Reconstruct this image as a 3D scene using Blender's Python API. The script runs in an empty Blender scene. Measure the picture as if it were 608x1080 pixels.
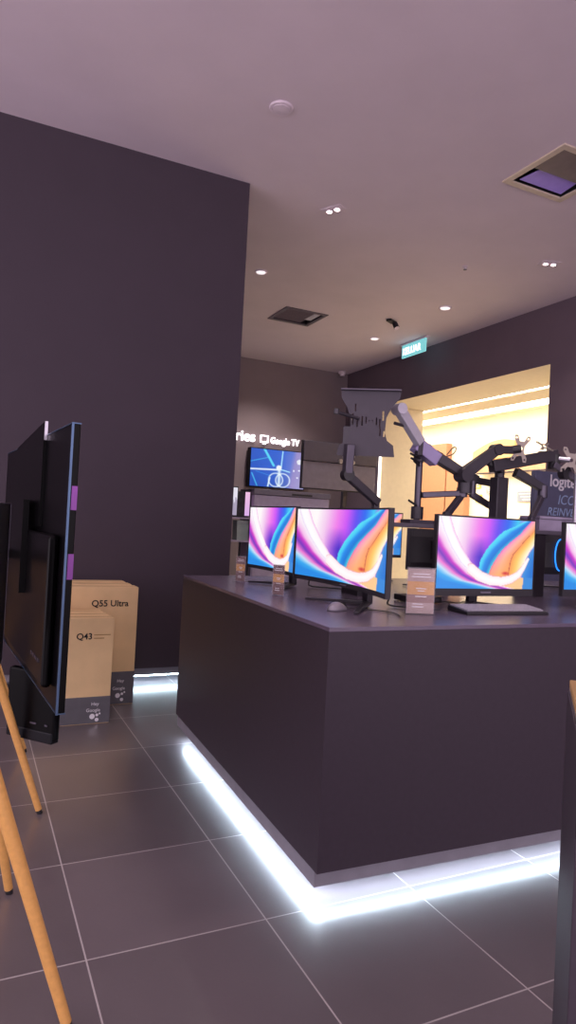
import bpy, bmesh, math, random
from mathutils import Vector, Matrix
random.seed(4)
SC = bpy.context.scene
COL = SC.collection
PI = math.pi

# ------------------------------------------------------------------ helpers
def lin(c):
    return c / 12.92 if c <= .04045 else ((c + .055) / 1.055) ** 2.4

def rgb(h):
    h = h.lstrip('#')
    return tuple(lin(int(h[i:i + 2], 16) / 255) for i in (0, 2, 4))

MATS = {}
def mat(name, col, rough=.5, metal=0., spec=.5, emit=None, strength=0., noise=.08, scale=14., bump=0., alpha=1., trans=0.):
    """procedural principled material: base colour broken up by a noise texture"""
    if name in MATS:
        return MATS[name]
    m = bpy.data.materials.new(name)
    m.use_nodes = True
    nt = m.node_tree
    b = nt.nodes['Principled BSDF']
    c = rgb(col) if isinstance(col, str) else col
    tc = nt.nodes.new('ShaderNodeTexCoord')
    nz = nt.nodes.new('ShaderNodeTexNoise')
    nz.inputs['Scale'].default_value = scale
    nz.inputs['Detail'].default_value = 4
    nt.links.new(tc.outputs['Object'], nz.inputs['Vector'])
    rp = nt.nodes.new('ShaderNodeValToRGB')
    rp.color_ramp.elements[0].position = .3
    rp.color_ramp.elements[1].position = .7
    rp.color_ramp.elements[0].color = (*[max(0, x * (1 - noise)) for x in c], 1)
    rp.color_ramp.elements[1].color = (*[min(1, x * (1 + noise)) for x in c], 1)
    nt.links.new(nz.outputs['Fac'], rp.inputs['Fac'])
    nt.links.new(rp.outputs['Color'], b.inputs['Base Color'])
    b.inputs['Roughness'].default_value = rough
    b.inputs['Metallic'].default_value = metal
    b.inputs['Specular IOR Level'].default_value = spec
    if alpha < 1:
        b.inputs['Alpha'].default_value = alpha
    if trans:
        b.inputs['Transmission Weight'].default_value = trans
    if emit:
        e = rgb(emit) if isinstance(emit, str) else emit
        b.inputs['Emission Color'].default_value = (*e, 1)
        b.inputs['Emission Strength'].default_value = strength
    if bump:
        bp = nt.nodes.new('ShaderNodeBump')
        bp.inputs['Strength'].default_value = bump
        bp.inputs['Distance'].default_value = .002
        n2 = nt.nodes.new('ShaderNodeTexNoise')
        n2.inputs['Scale'].default_value = scale * 12
        nt.links.new(tc.outputs['Object'], n2.inputs['Vector'])
        nt.links.new(n2.outputs['Fac'], bp.inputs['Height'])
        nt.links.new(bp.outputs['Normal'], b.inputs['Normal'])
    MATS[name] = m
    return m

def attr_mat(name, strength, attr='Col'):
    if name in MATS:
        return MATS[name]
    m = bpy.data.materials.new(name)
    m.use_nodes = True
    nt = m.node_tree
    b = nt.nodes['Principled BSDF']
    a = nt.nodes.new('ShaderNodeAttribute')
    a.attribute_name = attr
    b.inputs['Base Color'].default_value = (.01, .01, .01, 1)
    b.inputs['Roughness'].default_value = .3
    nt.links.new(a.outputs['Color'], b.inputs['Emission Color'])
    b.inputs['Emission Strength'].default_value = strength
    MATS[name] = m
    return m

def obj(name, bm, m, parent=None, loc=(0, 0, 0), rotz=0, bevel=0, smooth=False):
    me = bpy.data.meshes.new(name)
    bmesh.ops.recalc_face_normals(bm, faces=bm.faces)
    bm.to_mesh(me)
    bm.free()
    for x in (m if isinstance(m, (list, tuple)) else [m]):
        me.materials.append(x)
    if smooth:
        for p in me.polygons:
            p.use_smooth = True
    o = bpy.data.objects.new(name, me)
    COL.objects.link(o)
    o.location = loc
    o.rotation_euler = (0, 0, rotz)
    if parent:
        o.parent = parent
    if bevel:
        b = o.modifiers.new('bevel', 'BEVEL')
        b.width = bevel
        b.segments = 2
        b.limit_method = 'ANGLE'
        b.angle_limit = math.radians(40)
    return o

def tag(o, label, cat, group=None):
    o['label'] = label
    o['category'] = cat
    if group:
        o['group'] = group
    return o

def thing(name, label, cat, loc=(0, 0, 0), rotz=0, group=None):
    o = bpy.data.objects.new(name, None)
    COL.objects.link(o)
    o.location = loc
    o.rotation_euler = (0, 0, rotz)
    o.empty_display_size = .1
    return tag(o, label, cat, group)

def struct(name, bm, m, **k):
    o = obj(name, bm, m, **k)
    o['kind'] = 'structure'
    return o

def dup(root, loc, rotz, label=None, group=None):
    r = root.copy()
    COL.objects.link(r)
    r.location = loc
    r.rotation_euler = (0, 0, rotz)
    if label:
        r['label'] = label
    if group:
        r['group'] = group
    for ch in list(root.children):
        c = ch.copy()
        COL.objects.link(c)
        c.parent = r
        for g in list(ch.children):
            d = g.copy()
            COL.objects.link(d)
            d.parent = c
    return r

def B():
    return bmesh.new()

def box(bm, x0, x1, y0, y1, z0, z1, mi=0, M=None):
    vs = [Vector((x, y, z)) for x in (x0, x1) for y in (y0, y1) for z in (z0, z1)]
    if M:
        vs = [M @ v for v in vs]
    v = [bm.verts.new(p) for p in vs]
    fs = []
    for q in ((0, 1, 3, 2), (4, 6, 7, 5), (0, 4, 5, 1), (2, 3, 7, 6), (0, 2, 6, 4), (1, 5, 7, 3)):
        f = bm.faces.new([v[i] for i in q])
        f.material_index = mi
        fs.append(f)
    return fs

def frame_of(d):
    d = Vector(d).normalized()
    up = Vector((0, 0, 1)) if abs(d.z) < .95 else Vector((0, 1, 0))
    a = d.cross(up).normalized()
    return a, a.cross(d).normalized(), d

def cyl(bm, p0, p1, r0, r1=None, n=20, mi=0, caps=True):
    r1 = r0 if r1 is None else r1
    p0, p1 = Vector(p0), Vector(p1)
    a, b, d = frame_of(p1 - p0)
    R0 = [bm.verts.new(p0 + (a * math.cos(2 * PI * i / n) + b * math.sin(2 * PI * i / n)) * r0) for i in range(n)]
    R1 = [bm.verts.new(p1 + (a * math.cos(2 * PI * i / n) + b * math.sin(2 * PI * i / n)) * r1) for i in range(n)]
    for i in range(n):
        j = (i + 1) % n
        bm.faces.new((R0[i], R0[j], R1[j], R1[i])).material_index = mi
    if caps:
        bm.faces.new(R0[::-1]).material_index = mi
        bm.faces.new(R1).material_index = mi

def bar(bm, p0, p1, w, h, w1=None, h1=None, mi=0):
    """rectangular bar from p0 to p1; w across (horizontal), h in the vertical plane"""
    p0, p1 = Vector(p0), Vector(p1)
    a, b, d = frame_of(p1 - p0)
    w1 = w if w1 is None else w1
    h1 = h if h1 is None else h1
    r = []
    for p, ww, hh in ((p0, w, h), (p1, w1, h1)):
        r.append([bm.verts.new(p + a * sx * ww / 2 + b * sz * hh / 2) for sx, sz in ((-1, -1), (1, -1), (1, 1), (-1, 1))])
    for i in range(4):
        j = (i + 1) % 4
        bm.faces.new((r[0][i], r[0][j], r[1][j], r[1][i])).material_index = mi
    bm.faces.new(r[0][::-1]).material_index = mi
    bm.faces.new(r[1]).material_index = mi

def tube(bm, pts, r, n=8, mi=0):
    """smooth round cable through pts (Catmull-Rom)"""
    P = [Vector(p) for p in pts]
    P = [P[0] * 2 - P[1]] + P + [P[-1] * 2 - P[-2]]
    out = []
    for i in range(1, len(P) - 2):
        for k in range(6):
            t = k / 6
            a, b, c, d = P[i - 1], P[i], P[i + 1], P[i + 2]
            out.append(.5 * ((2 * b) + (c - a) * t + (2 * a - 5 * b + 4 * c - d) * t * t + (3 * b - a - 3 * c + d) * t ** 3))
    out.append(P[-2])
    prev = None
    for i, q in enumerate(out):
        d = (out[min(i + 1, len(out) - 1)] - out[max(i - 1, 0)])
        a, b, _ = frame_of(d)
        ring = [bm.verts.new(q + (a * math.cos(2 * PI * j / n) + b * math.sin(2 * PI * j / n)) * r) for j in range(n)]
        if prev:
            for j in range(n):
                k = (j + 1) % n
                bm.faces.new((prev[j], prev[k], ring[k], ring[j])).material_index = mi
        else:
            bm.faces.new(ring[::-1]).material_index = mi
        prev = ring
    bm.faces.new(prev).material_index = mi

def lathe(bm, prof, c=(0, 0, 0), n=28, flip=1):
    """profile [(r,z)] turned about z at c"""
    c = Vector(c)
    prev = None
    for r, z in prof:
        ring = [bm.verts.new(c + Vector((r * math.cos(2 * PI * i / n), r * math.sin(2 * PI * i / n), z))) for i in range(n)]
        if prev:
            for i in range(n):
                j = (i + 1) % n
                bm.faces.new((prev[i], prev[j], ring[j], ring[i]))
        else:
            bm.faces.new(ring)
        prev = ring
    bm.faces.new(prev)

def plate(bm, outer, holes, y0, y1, M=None):
    """flat plate in the xz plane between y0 and y1, outline with holes cut through"""
    edges = []
    for loop in [outer] + holes:
        vs = [bm.verts.new((x, y0, z)) for x, z in loop]
        for i in range(len(vs)):
            edges.append(bm.edges.new((vs[i], vs[(i + 1) % len(vs)])))
    bmesh.ops.triangle_fill(bm, use_beauty=True, use_dissolve=False, edges=edges, normal=(0, -1, 0))
    r = bmesh.ops.extrude_face_region(bm, geom=list(bm.faces))
    vv = [g for g in r['geom'] if isinstance(g, bmesh.types.BMVert)]
    bmesh.ops.translate(bm, verts=vv, vec=(0, y1 - y0, 0))
    if M:
        bmesh.ops.transform(bm, matrix=M, verts=bm.verts)

def prism(bm, outline, z0, z1):
    a = [bm.verts.new((x, y, z0)) for x, y in outline]
    b = [bm.verts.new((x, y, z1)) for x, y in outline]
    n = len(a)
    for i in range(n):
        j = (i + 1) % n
        bm.faces.new((a[i], a[j], b[j], b[i]))
    bm.faces.new(a[::-1])
    bm.faces.new(b)

def text_obj(name, s, size, m, parent, M, extrude=.004, align='LEFT', shear=0., bold=0., squash=1.):
    cu = bpy.data.curves.new(name, 'FONT')
    cu.body = s
    cu.size = size
    cu.extrude = extrude
    cu.align_x = align
    cu.shear = shear
    cu.offset = bold
    t = bpy.data.objects.new(name + '_curve', cu)
    COL.objects.link(t)
    dg = bpy.context.evaluated_depsgraph_get()
    dg.update()
    me = bpy.data.meshes.new_from_object(t.evaluated_get(dg))
    bpy.data.objects.remove(t)
    bpy.data.curves.remove(cu)
    me.name = name
    if squash != 1.:
        me.transform(Matrix.Diagonal((squash, 1, 1, 1)))
    me.transform(M)
    me.materials.clear()
    me.materials.append(m)
    o = bpy.data.objects.new(name, me)
    COL.objects.link(o)
    if parent:
        o.parent = parent
    return o

RX = Matrix.Rotation(PI / 2, 4, 'X')               # text facing -Y
RNX = Matrix.Rotation(-PI / 2, 4, 'Z') @ RX        # text facing -X
def T(x, y, z):
    return Matrix.Translation((x, y, z))

# ------------------------------------------------------------------ materials
M_black = mat('black_plastic', '#242126', .45)
M_satin = mat('satin_black_metal', '#3a353d', .38, .3)
M_gloss = mat('glossy_black', '#060507', .3, spec=.1)
M_shell = mat('monitor_shell', '#2d292f', .5)
M_grey = mat('mid_grey_plastic', '#6f6878', .5)
M_lav = mat('lavender_grey_laminate', '#a79bb6', .5)
M_silver = mat('brushed_silver', '#b9b4be', .3, .9)
M_steel = mat('dark_steel', '#57515d', .35, .7)
M_kraft = mat('kraft_board', '#e2c090', .8, noise=.06, scale=6, bump=.2)
M_kraftdark = mat('kraft_edge', '#a98455', .85)
M_band = mat('printed_dark_band', '#5d5a61', .7)
M_ink = mat('black_ink', '#1c1718', .7)
M_white = mat('white_print', '#e8e4ea', .6)
M_wood = mat('beech_wood', '#dba35c', .42, noise=.07, scale=60)
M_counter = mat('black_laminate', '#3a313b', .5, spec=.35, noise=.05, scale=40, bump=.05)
M_countertop = mat('black_laminate_sheen', '#64586a', .27, spec=.5, noise=.05, scale=40)  # same laminate as the body, colour lightened to stand for reflected light
M_plinth = mat('grey_aluminium_plinth', '#8d8993', .5, .2)
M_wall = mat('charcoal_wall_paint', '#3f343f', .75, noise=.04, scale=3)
M_ceil = mat('mauve_grey_ceiling_paint', '#e6d6df', .85, noise=.03, scale=2, bump=.15)
M_cream = mat('cream_wall_paint', '#dccdb4', .7, noise=.03)
M_led = mat('led_tape', '#ffffff', .5, emit=(.68, .86, 1.), strength=28)
M_lamp = mat('lamp_emitter', '#ffffff', .5, emit=(1., .86, .78), strength=40)
M_disc = mat('white_disc', '#e9d9e4', .5)
M_dimlamp = mat('dim_lamp_diffuser', '#ffffff', .5, emit=(1., .9, .95), strength=.9)
M_sign = mat('lit_white_letters', '#ffffff', .5, emit=(1., .96, 1.), strength=1.6)

def floor_material():
    m = bpy.data.materials.new('dark_porcelain_tiles')
    m.use_nodes = True
    nt = m.node_tree
    b = nt.nodes['Principled BSDF']
    N = nt.nodes.new
    tc = N('ShaderNodeTexCoord')
    mp = N('ShaderNodeMapping')
    mp.inputs['Location'].default_value = (-.3976 + 6., -4.491 + 12., 0)
    nt.links.new(tc.outputs['Object'], mp.inputs['Vector'])
    sx = N('ShaderNodeSeparateXYZ')
    nt.links.new(mp.outputs[0], sx.inputs[0])
    def math_(op, a, v=None, c=None):
        n = N('ShaderNodeMath')
        n.operation = op
        if hasattr(a, 'links'):
            nt.links.new(a, n.inputs[0])
        else:
            n.inputs[0].default_value = a
        if v is not None:
            if hasattr(v, 'links'):
                nt.links.new(v, n.inputs[1])
            else:
                n.inputs[1].default_value = v
        if c is not None:
            n.inputs[2].default_value = c
        return n.outputs[0]
    ds, ids = [], []
    for k in (0, 1):
        u = math_('DIVIDE', sx.outputs[k], .6)
        ids.append(math_('FLOOR', u))
        f = math_('FRACT', u)
        ds.append(math_('MINIMUM', f, math_('SUBTRACT', 1., f)))
    d = math_('MINIMUM', ds[0], ds[1])
    g = math_('LESS_THAN', d, .0042)
    # per-tile tone
    cid = N('ShaderNodeCombineXYZ')
    nt.links.new(ids[0], cid.inputs[0])
    nt.links.new(ids[1], cid.inputs[1])
    wn = N('ShaderNodeTexWhiteNoise')
    wn.noise_dimensions = '3D'
    nt.links.new(cid.outputs[0], wn.inputs['Vector'])
    nz = N('ShaderNodeTexNoise')
    nz.inputs['Scale'].default_value = 2.2
    nz.inputs['Detail'].default_value = 6
    nt.links.new(tc.outputs['Object'], nz.inputs['Vector'])
    mixv = math_('ADD', math_('MULTIPLY', wn.outputs['Value'], .35), math_('MULTIPLY', nz.outputs['Fac'], .65))
    rp = N('ShaderNodeValToRGB')
    rp.color_ramp.elements[0].color = (*rgb('#61585c'), 1)
    rp.color_ramp.elements[1].color = (*rgb('#72676c'), 1)
    rp.color_ramp.elements[0].position = .25
    rp.color_ramp.elements[1].position = .75
    nt.links.new(mixv, rp.inputs['Fac'])
    mx = N('ShaderNodeMix')
    mx.data_type = 'RGBA'
    nt.links.new(g, mx.inputs['Factor'])
    nt.links.new(rp.outputs['Color'], mx.inputs['A'])
    mx.inputs['B'].default_value = (*rgb('#b9b0b0'), 1)
    nt.links.new(mx.outputs['Result'], b.inputs['Base Color'])
    rr = math_('ADD', math_('MULTIPLY', nz.outputs['Fac'], .05), .40)
    rr = math_('ADD', rr, math_('MULTIPLY', g, .3))
    nt.links.new(rr, b.inputs['Roughness'])
    b.inputs['Specular IOR Level'].default_value = .8
    b.inputs['Coat Weight'].default_value = .9
    b.inputs['Coat Roughness'].default_value = .21
    bp = N('ShaderNodeBump')
    bp.inputs['Strength'].default_value = .12
    bp.inputs['Distance'].default_value = .002
    n3 = N('ShaderNodeTexNoise')
    n3.inputs['Scale'].default_value = 90
    nt.links.new(tc.outputs['Object'], n3.inputs['Vector'])
    nt.links.new(n3.outputs['Fac'], bp.inputs['Height'])
    nt.links.new(bp.outputs['Normal'], b.inputs['Normal'])
    return m

# ------------------------------------------------------------------ camera (phone held with a 3 degree roll)
yaw, pitch, roll, fpx, camh = .446267, .0145398, .0523749, 704.376, 1.36877
fw = Vector((math.sin(yaw) * math.cos(pitch), math.cos(yaw) * math.cos(pitch), math.sin(pitch)))
r0 = Vector((math.cos(yaw), -math.sin(yaw), 0))
u0 = r0.cross(fw)
rt = r0 * math.cos(roll) + u0 * math.sin(roll)
up = u0 * math.cos(roll) - r0 * math.sin(roll)
cd = bpy.data.cameras.new('camera')
cam = bpy.data.objects.new('camera', cd)
COL.objects.link(cam)
R3 = Matrix((rt, up, -fw)).transposed()
cam.matrix_world = Matrix.Translation((0, 0, camh)) @ R3.to_4x4()
cd.sensor_fit = 'VERTICAL'
cd.sensor_height = 24
cd.lens = 24 * fpx / 1080
cd.clip_start = .05
SC.camera = cam

# ------------------------------------------------------------------ the room
CZ = 4.262
bm = B(); box(bm, -4, 6.45, -4, 11.3, -.1, 0)
struct('floor', bm, floor_material())

# ceiling with two openings for the air vents
VENTS = [(3.835, 4.455, 3.60, 4.205), (3.73, 4.335, 8.15, 8.75)]
bm = B()
xs = sorted({-4, 6.47} | {v[0] for v in VENTS} | {v[1] for v in VENTS})
ys = sorted({-4, 11.3} | {v[2] for v in VENTS} | {v[3] for v in VENTS})
vg = {(x, y): bm.verts.new((x, y, CZ)) for x in xs for y in ys}
for i in range(len(xs) - 1):
    for j in range(len(ys) - 1):
        cx, cy = (xs[i] + xs[i + 1]) / 2, (ys[j] + ys[j + 1]) / 2
        if any(v[0] < cx < v[1] and v[2] < cy < v[3] for v in VENTS):
            continue
        bm.faces.new((vg[xs[i], ys[j]], vg[xs[i], ys[j + 1]], vg[xs[i + 1], ys[j + 1]], vg[xs[i + 1], ys[j]]))
struct('ceiling', bm, M_ceil)

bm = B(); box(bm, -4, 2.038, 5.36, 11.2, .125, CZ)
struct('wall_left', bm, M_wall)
bm = B(); box(bm, -4, 2.013, 5.385, 5.6, .065, .125); box(bm, -4, 2.013, 5.6, 11.2, 0, .125)
struct('baseboard_left', bm, M_plinth)
bm = B(); box(bm, 1.0, 1.98, 5.392, 5.417, .055, .0625)
struct('trim_1', bm, mat('led_tape_wall', '#ffffff', .5, emit=(.66, .88, 1.), strength=32))
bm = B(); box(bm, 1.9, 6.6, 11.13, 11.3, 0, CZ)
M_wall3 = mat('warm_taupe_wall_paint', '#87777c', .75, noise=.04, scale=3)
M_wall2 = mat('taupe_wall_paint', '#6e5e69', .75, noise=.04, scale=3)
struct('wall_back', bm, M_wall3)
# right wall with the wide opening to the mall
OP0, OP1, OZ, WX = 6.12, 9.87, 3.505, 6.45
bm = B()
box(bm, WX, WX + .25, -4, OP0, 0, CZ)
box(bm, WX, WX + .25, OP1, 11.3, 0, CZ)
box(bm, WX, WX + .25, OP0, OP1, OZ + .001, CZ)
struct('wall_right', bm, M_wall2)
# deep cream threshold: soffit, far jamb, near jamb
bm = B()
box(bm, WX + .004, 7.40, OP0, 11.6, OZ, OZ + .2)
box(bm, 7.50, 8.05, OP0, 11.6, OZ, OZ + .2)
box(bm, 7.40, 7.50, OP0, 11.6, OZ + .05, OZ + .2)
struct('trim_2', bm, M_cream)
bm = B(); box(bm, WX + .004, 7.33, OP1 - .006, OP1 + .2, 0, OZ)
struct('trim_3', bm, M_cream)
bm = B(); box(bm, WX + .004, 8.05, OP0 - .2, OP0, 0, OZ)
struct('trim_4', bm, M_cream)
bm = B(); box(bm, 7.468, 7.488, OP0, 11.6, OZ + .02, OZ + .035)
struct('trim_5', bm, mat('soffit_led', '#ffffff', .5, emit=(1., .93, .8), strength=14))
bm = B(); box(bm, WX - .02, WX + .012, OP1 - .035, OP1 - .005, 0, 2.68)
struct('trim_6', bm, mat('jamb_led', '#ffffff', .5, emit=(1., .95, .85), strength=3.))

# mall concourse beyond the opening
M_mallwall = mat('mall_white_wall', '#f4e9d6', .6, noise=.02)
M_salmon = mat('salmon_panel', '#b38062', .6, noise=.04)
bm = B(); box(bm, 6.45, 14, -2, 20, -.1, 0)
struct('floor_mall', bm, mat('mall_floor', '#cfc3b4', .3))
bm = B(); box(bm, 12.2, 12.4, -2, 20, 0, 5); box(bm, 6.7, 12.4, 19.8, 20, 0, 5); box(bm, 8.0, 12.4, -2, -1.8, 0, 5)
struct('wall_mall', bm, M_mallwall)
bm = B(); box(bm, 6.7, 12.4, -2, 20, 4.4, 4.6)
struct('ceiling_mall', bm, M_mallwall)
bm = B(); box(bm, 6.7, 7.3, OP1 + .2, 20, 0, 3.5); box(bm, 6.7, 8.05, -2, OP0 - .2, 0, 4.4); box(bm, 6.7, 8.05, OP0 - .2, 20, OZ + .2, 4.4)
struct('wall_mall_facade', bm, M_mallwall)

M_mlight = mat('mall_light_panel', '#ffffff', .5, emit=(1., .92, .76), strength=5.5)
lp = thing('ceiling_light_panel', 'glowing warm light panel in the mall ceiling beyond the opening', 'ceiling light', (10.2, 11, 4.40))
bm = B(); box(bm, -1.5, 1.5, -6.5, 6.5, -.06, -.03); obj('diffuser', bm, M_mlight, lp)
bm = B(); box(bm, -1.55, 1.55, -6.55, 6.55, -.03, 0); obj('frame', bm, M_white, lp)
# things on the far side of the mall
for (y0, y1, z1, lab) in ((14.98, 16.05, 3.8, 'salmon shop panel across the mall, the left one of two'),
                          (14.15, 14.92, 3.12, 'salmon shop column across the mall, right of the wider panel')):
    t = thing('shop_facade', lab, 'shop facade', (11.98, (y0 + y1) / 2, 0))
    h = (y1 - y0) / 2
    bm = B(); box(bm, 0, .2, -h, h, .1, z1); obj('panel', bm, M_salmon, t, bevel=.01)
    bm = B(); box(bm, .01, .2, -h + .02, h - .02, 0, .1); obj('plinth', bm, M_steel, t)
t = thing('arched_fascia', 'tan curved shop fascia high across the mall', 'shop fascia', (12.05, 13.2, 3.27))
out = []
for i in range(17):
    a = i / 16
    out.append((-.75 + 1.5 * a, .12 + .34 * math.sin(a * PI * .62 + .25)))
bm = B(); plate(bm, out + [(.75, .0), (-.75, -.05)], [], 0, .12, Matrix.Rotation(-PI / 2, 4, 'Z'))
obj('band', bm, mat('tan_fascia', '#d8b27c', .6), t)
bm = B(); box(bm, .11, .14, -.7, .7, 0, .1); obj('bracket', bm, M_grey, t)
SGN = [(13.85, 2.62, .22, .2, '#d9c06a', 'yellow poster square high on the white shopfront across the mall'),
       (13.78, 2.25, .22, .2, '#cdbb60', 'yellow poster square lower on the white shopfront across the mall'),
       (13.35, 2.45, .3, .16, '#aaa6ac', 'grey lettered plaque on the white shopfront across the mall'),
       (12.15, 2.28, .48, .24, '#8d97ad', 'blue grey lettered board on the white shopfront across the mall')]
for (y, z, w, h, c, lab) in SGN:
    t = thing('shop_sign', lab, 'shop sign', (12.19, y, z))
    bm = B(); box(bm, -.03, 0, -w / 2, w / 2, -h / 2, h / 2); obj('board', bm, mat('sign_' + c[1:], c, .6), t)
    bm = B()
    for k in range(3):
        zz = h / 2 - (k + .7) * h / 3.4
        box(bm, -.034, -.03, -w * .4, w * (.4 - .12 * k), zz - h * .05, zz + h * .05)
    obj('print', bm, M_white, t)
t = thing('shop_bulkhead', 'salmon tinted bulkhead over the shopfront across the mall', 'bulkhead', (11.98, 12.6, 2.90))
bm = B(); box(bm, 0, .2, -1.4, 1.1, 0, .25); obj('bulkhead', bm, mat('salmon_bulkhead', '#c39a7c', .6), t)
bm = B(); box(bm, -.01, .1, -1.4, 1.1, -.03, 0); obj('edge_trim', bm, M_steel, t)

# ------------------------------------------------------------------ ceiling fittings
def vent(idx, label, frame_m, inner_m, side):
    x0, x1, y0, y1 = VENTS[idx]
    cx, cy = (x0 + x1) / 2, (y0 + y1) / 2
    hx, hy = (x1 - x0) / 2, (y1 - y0) / 2
    t = thing('ceiling_vent', label, 'air vent', (cx, cy, CZ), 0)
    bm = B(); f = .035
    box(bm, -hx - .02, -hx + f, -hy - .02, hy + .02, -.012, .002); box(bm, hx - f, hx + .02, -hy - .02, hy + .02, -.012, .002)
    box(bm, -hx + f, hx - f, -hy - .02, -hy + f, -.012, .002); box(bm, -hx + f, hx - f, hy - f, hy + .02, -.012, .002)
    obj('frame', bm, frame_m, t, bevel=.003)
    bm = B()
    box(bm, -hx, hx, -hy, hy, .16, .18)
    box(bm, -hx, -hx + .01, -hy, hy, 0, .16); box(bm, hx - .01, hx, -hy, hy, 0, .16)
    box(bm, -hx, hx, -hy, -hy + .01, 0, .16); box(bm, -hx, hx, hy - .01, hy, 0, .16)
    obj('housing', bm, M_black, t)
    bm = B()
    n = 22
    gy0, gy1, gx0, gx1 = (-hy + f, hy - .25, -hx + f, hx - f) if side == 'y' else (-hy + f, hy - f, -hx + f, hx - .13)
    for k in range(n):
        y = gy0 + (gy1 - gy0) * (k + .5) / n
        box(bm, gx0, gx1, y - .007, y + .007, .008, .02)
    for k in range(7):
        x = gx0 + (gx1 - gx0) * k / 6
        box(bm, x - .004, x + .004, gy0, gy1, .02, .03)
    obj('grille', bm, mat('vent_grille', '#76666d', .5), t)
    bm = B()
    if side == 'y':
        vv = [bm.verts.new(q) for q in ((-hx + .10, hy - .05, .012), (hx - .05, hy - .05, .012), (hx - .05, hy - .24, .035), (-hx + .16, hy - .24, .035), (-hx + .10, hy - .05, .02), (hx - .05, hy - .05, .02), (hx - .05, hy - .24, .043), (-hx + .16, hy - .24, .043))]
        for q in ((0, 1, 2, 3), (7, 6, 5, 4), (0, 4, 5, 1), (1, 5, 6, 2), (2, 6, 7, 3), (3, 7, 4, 0)): bm.faces.new([vv[i] for i in q])
    else:
        box(bm, hx - .15, hx - .045, -hy + .05, hy - .2, .008, .016)
    obj('flap', bm, inner_m, t, bevel=.004)
vent(0, 'cream framed square ceiling vent with purple light painted on its flap, nearest the camera', mat('cream_metal', '#d9c7b4', .5), mat('violet_light_paint', '#b198ff', .4), 'y')  # violet flap colour stands in for purple light inside the recess
vent(1, 'dark framed square ceiling vent with pale flap, farther back', mat('vent_frame_grey', '#6d6168', .5), mat('white_plastic', '#e6e2ee', .4), 'x')

def disc(x, y, r, label, m, name='ceiling_disc', cat='ceiling fitting', ring=True):
    t = thing(name, label, cat, (x, y, CZ))
    bm = B(); lathe(bm, [(r, .0), (r, -.006), (r * .93, -.012), (r * .74, -.012), (r * .72, -.006)]); obj('rim', bm, M_disc, t, smooth=False)
    bm = B(); lathe(bm, [(r * .72, -.004), (r * .7, -.016), (r * .2, -.018)]); obj('face', bm, m, t)
    return t
disc(1.825, 4.267, .085, 'large pale round ceiling disc nearest the camera', M_disc)
disc(2.923, 7.178, .075, 'pale round ceiling disc beside the far edge of the left wall', M_dimlamp)
disc(5.457, 6.986, .085, 'pale round ceiling disc near the right wall, above the lit exit sign', M_dimlamp)
disc(5.50, 8.73, .08, 'pale round ceiling disc left of the lit exit sign', M_dimlamp)
t = thing('ceiling_sprinkler', 'small grey sprinkler head in mid ceiling', 'sprinkler', (4.768, 5.792, CZ))
bm = B(); lathe(bm, [(.035, 0), (.035, -.005), (.012, -.01), (.01, -.03)]); obj('cup', bm, M_ceil, t)
bm = B(); lathe(bm, [(.02, -.03), (.02, -.034)]); obj('deflector', bm, M_grey, t)
t = thing('smoke_detector', 'white smoke detector in the far ceiling corner', 'smoke detector', (6.25, 11.0, CZ))
bm = B(); lathe(bm, [(.075, 0), (.075, -.03), (.06, -.05)]); obj('base', bm, M_disc, t)
bm = B(); lathe(bm, [(.05, -.05), (.045, -.085), (.02, -.09)]); obj('sensor', bm, M_disc, t)

def twin(x, y, rz, label):
    t = thing('downlight', label, 'downlight', (x, y, CZ), rz, 'twin downlights')
    bm = B(); box(bm, -.11, .11, -.06, .06, -.008, 0); obj('trim_plate', bm, M_ceil, t, bevel=.004)
    for s in (-1, 1):
        bm = B(); lathe(bm, [(.034, -.008), (.034, -.02), (.026, -.02), (.024, -.012)], (s * .042, 0, 0)); g = obj('ring', bm, M_disc, t)
        bm = B(); lathe(bm, [(.022, -.012), (.022, -.016)], (s * .042, 0, 0)); obj('bulb', bm, M_lamp, g)
    return t
twin(2.878, 5.386, math.radians(-62), 'bright twin downlight in the middle of the ceiling')
twin(5.43, 5.231, math.radians(-20), 'bright twin downlight at the right, near the right wall')
t = thing('spotlight', 'small dark spotlight with pale face under the far ceiling', 'spotlight', (5.22, 7.85, CZ), math.radians(30))
bm = B(); box(bm, -.11, .05, -.04, .04, -.03, 0); obj('mount', bm, M_black, t, bevel=.004)
bm = B(); cyl(bm, (.045, -.02, -.025), (.035, -.06, -.10), .036, .04); obj('barrel', bm, M_satin, t)
bm = B(); cyl(bm, (.0353, -.0588, -.0978), (.0345, -.062, -.104), .036, .036); obj('lens', bm, M_disc, t)

# exit sign hung from ceiling, parallel to the right wall, facing into the shop
t = thing('exit_sign', 'lit green exit sign hanging from ceiling', 'exit sign', (6.06, 8.475, CZ))
M_exit = mat('lit_exit_panel', '#7fd6c8', .5, emit=(.17, .50, .54), strength=1.)
bm = B(); box(bm, -.012, .012, -.30, .30, -.225, -.025); obj('panel', bm, M_exit, t)
bm = B(); box(bm, -.03, .03, -.33, .33, -.025, 0); obj('housing', bm, M_disc, t, bevel=.004)
text_obj('lettering', 'KELUAR', .15, M_sign, t, T(-.0135, .275, -.18) @ RNX, .001, bold=.004, squash=.85)

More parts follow.
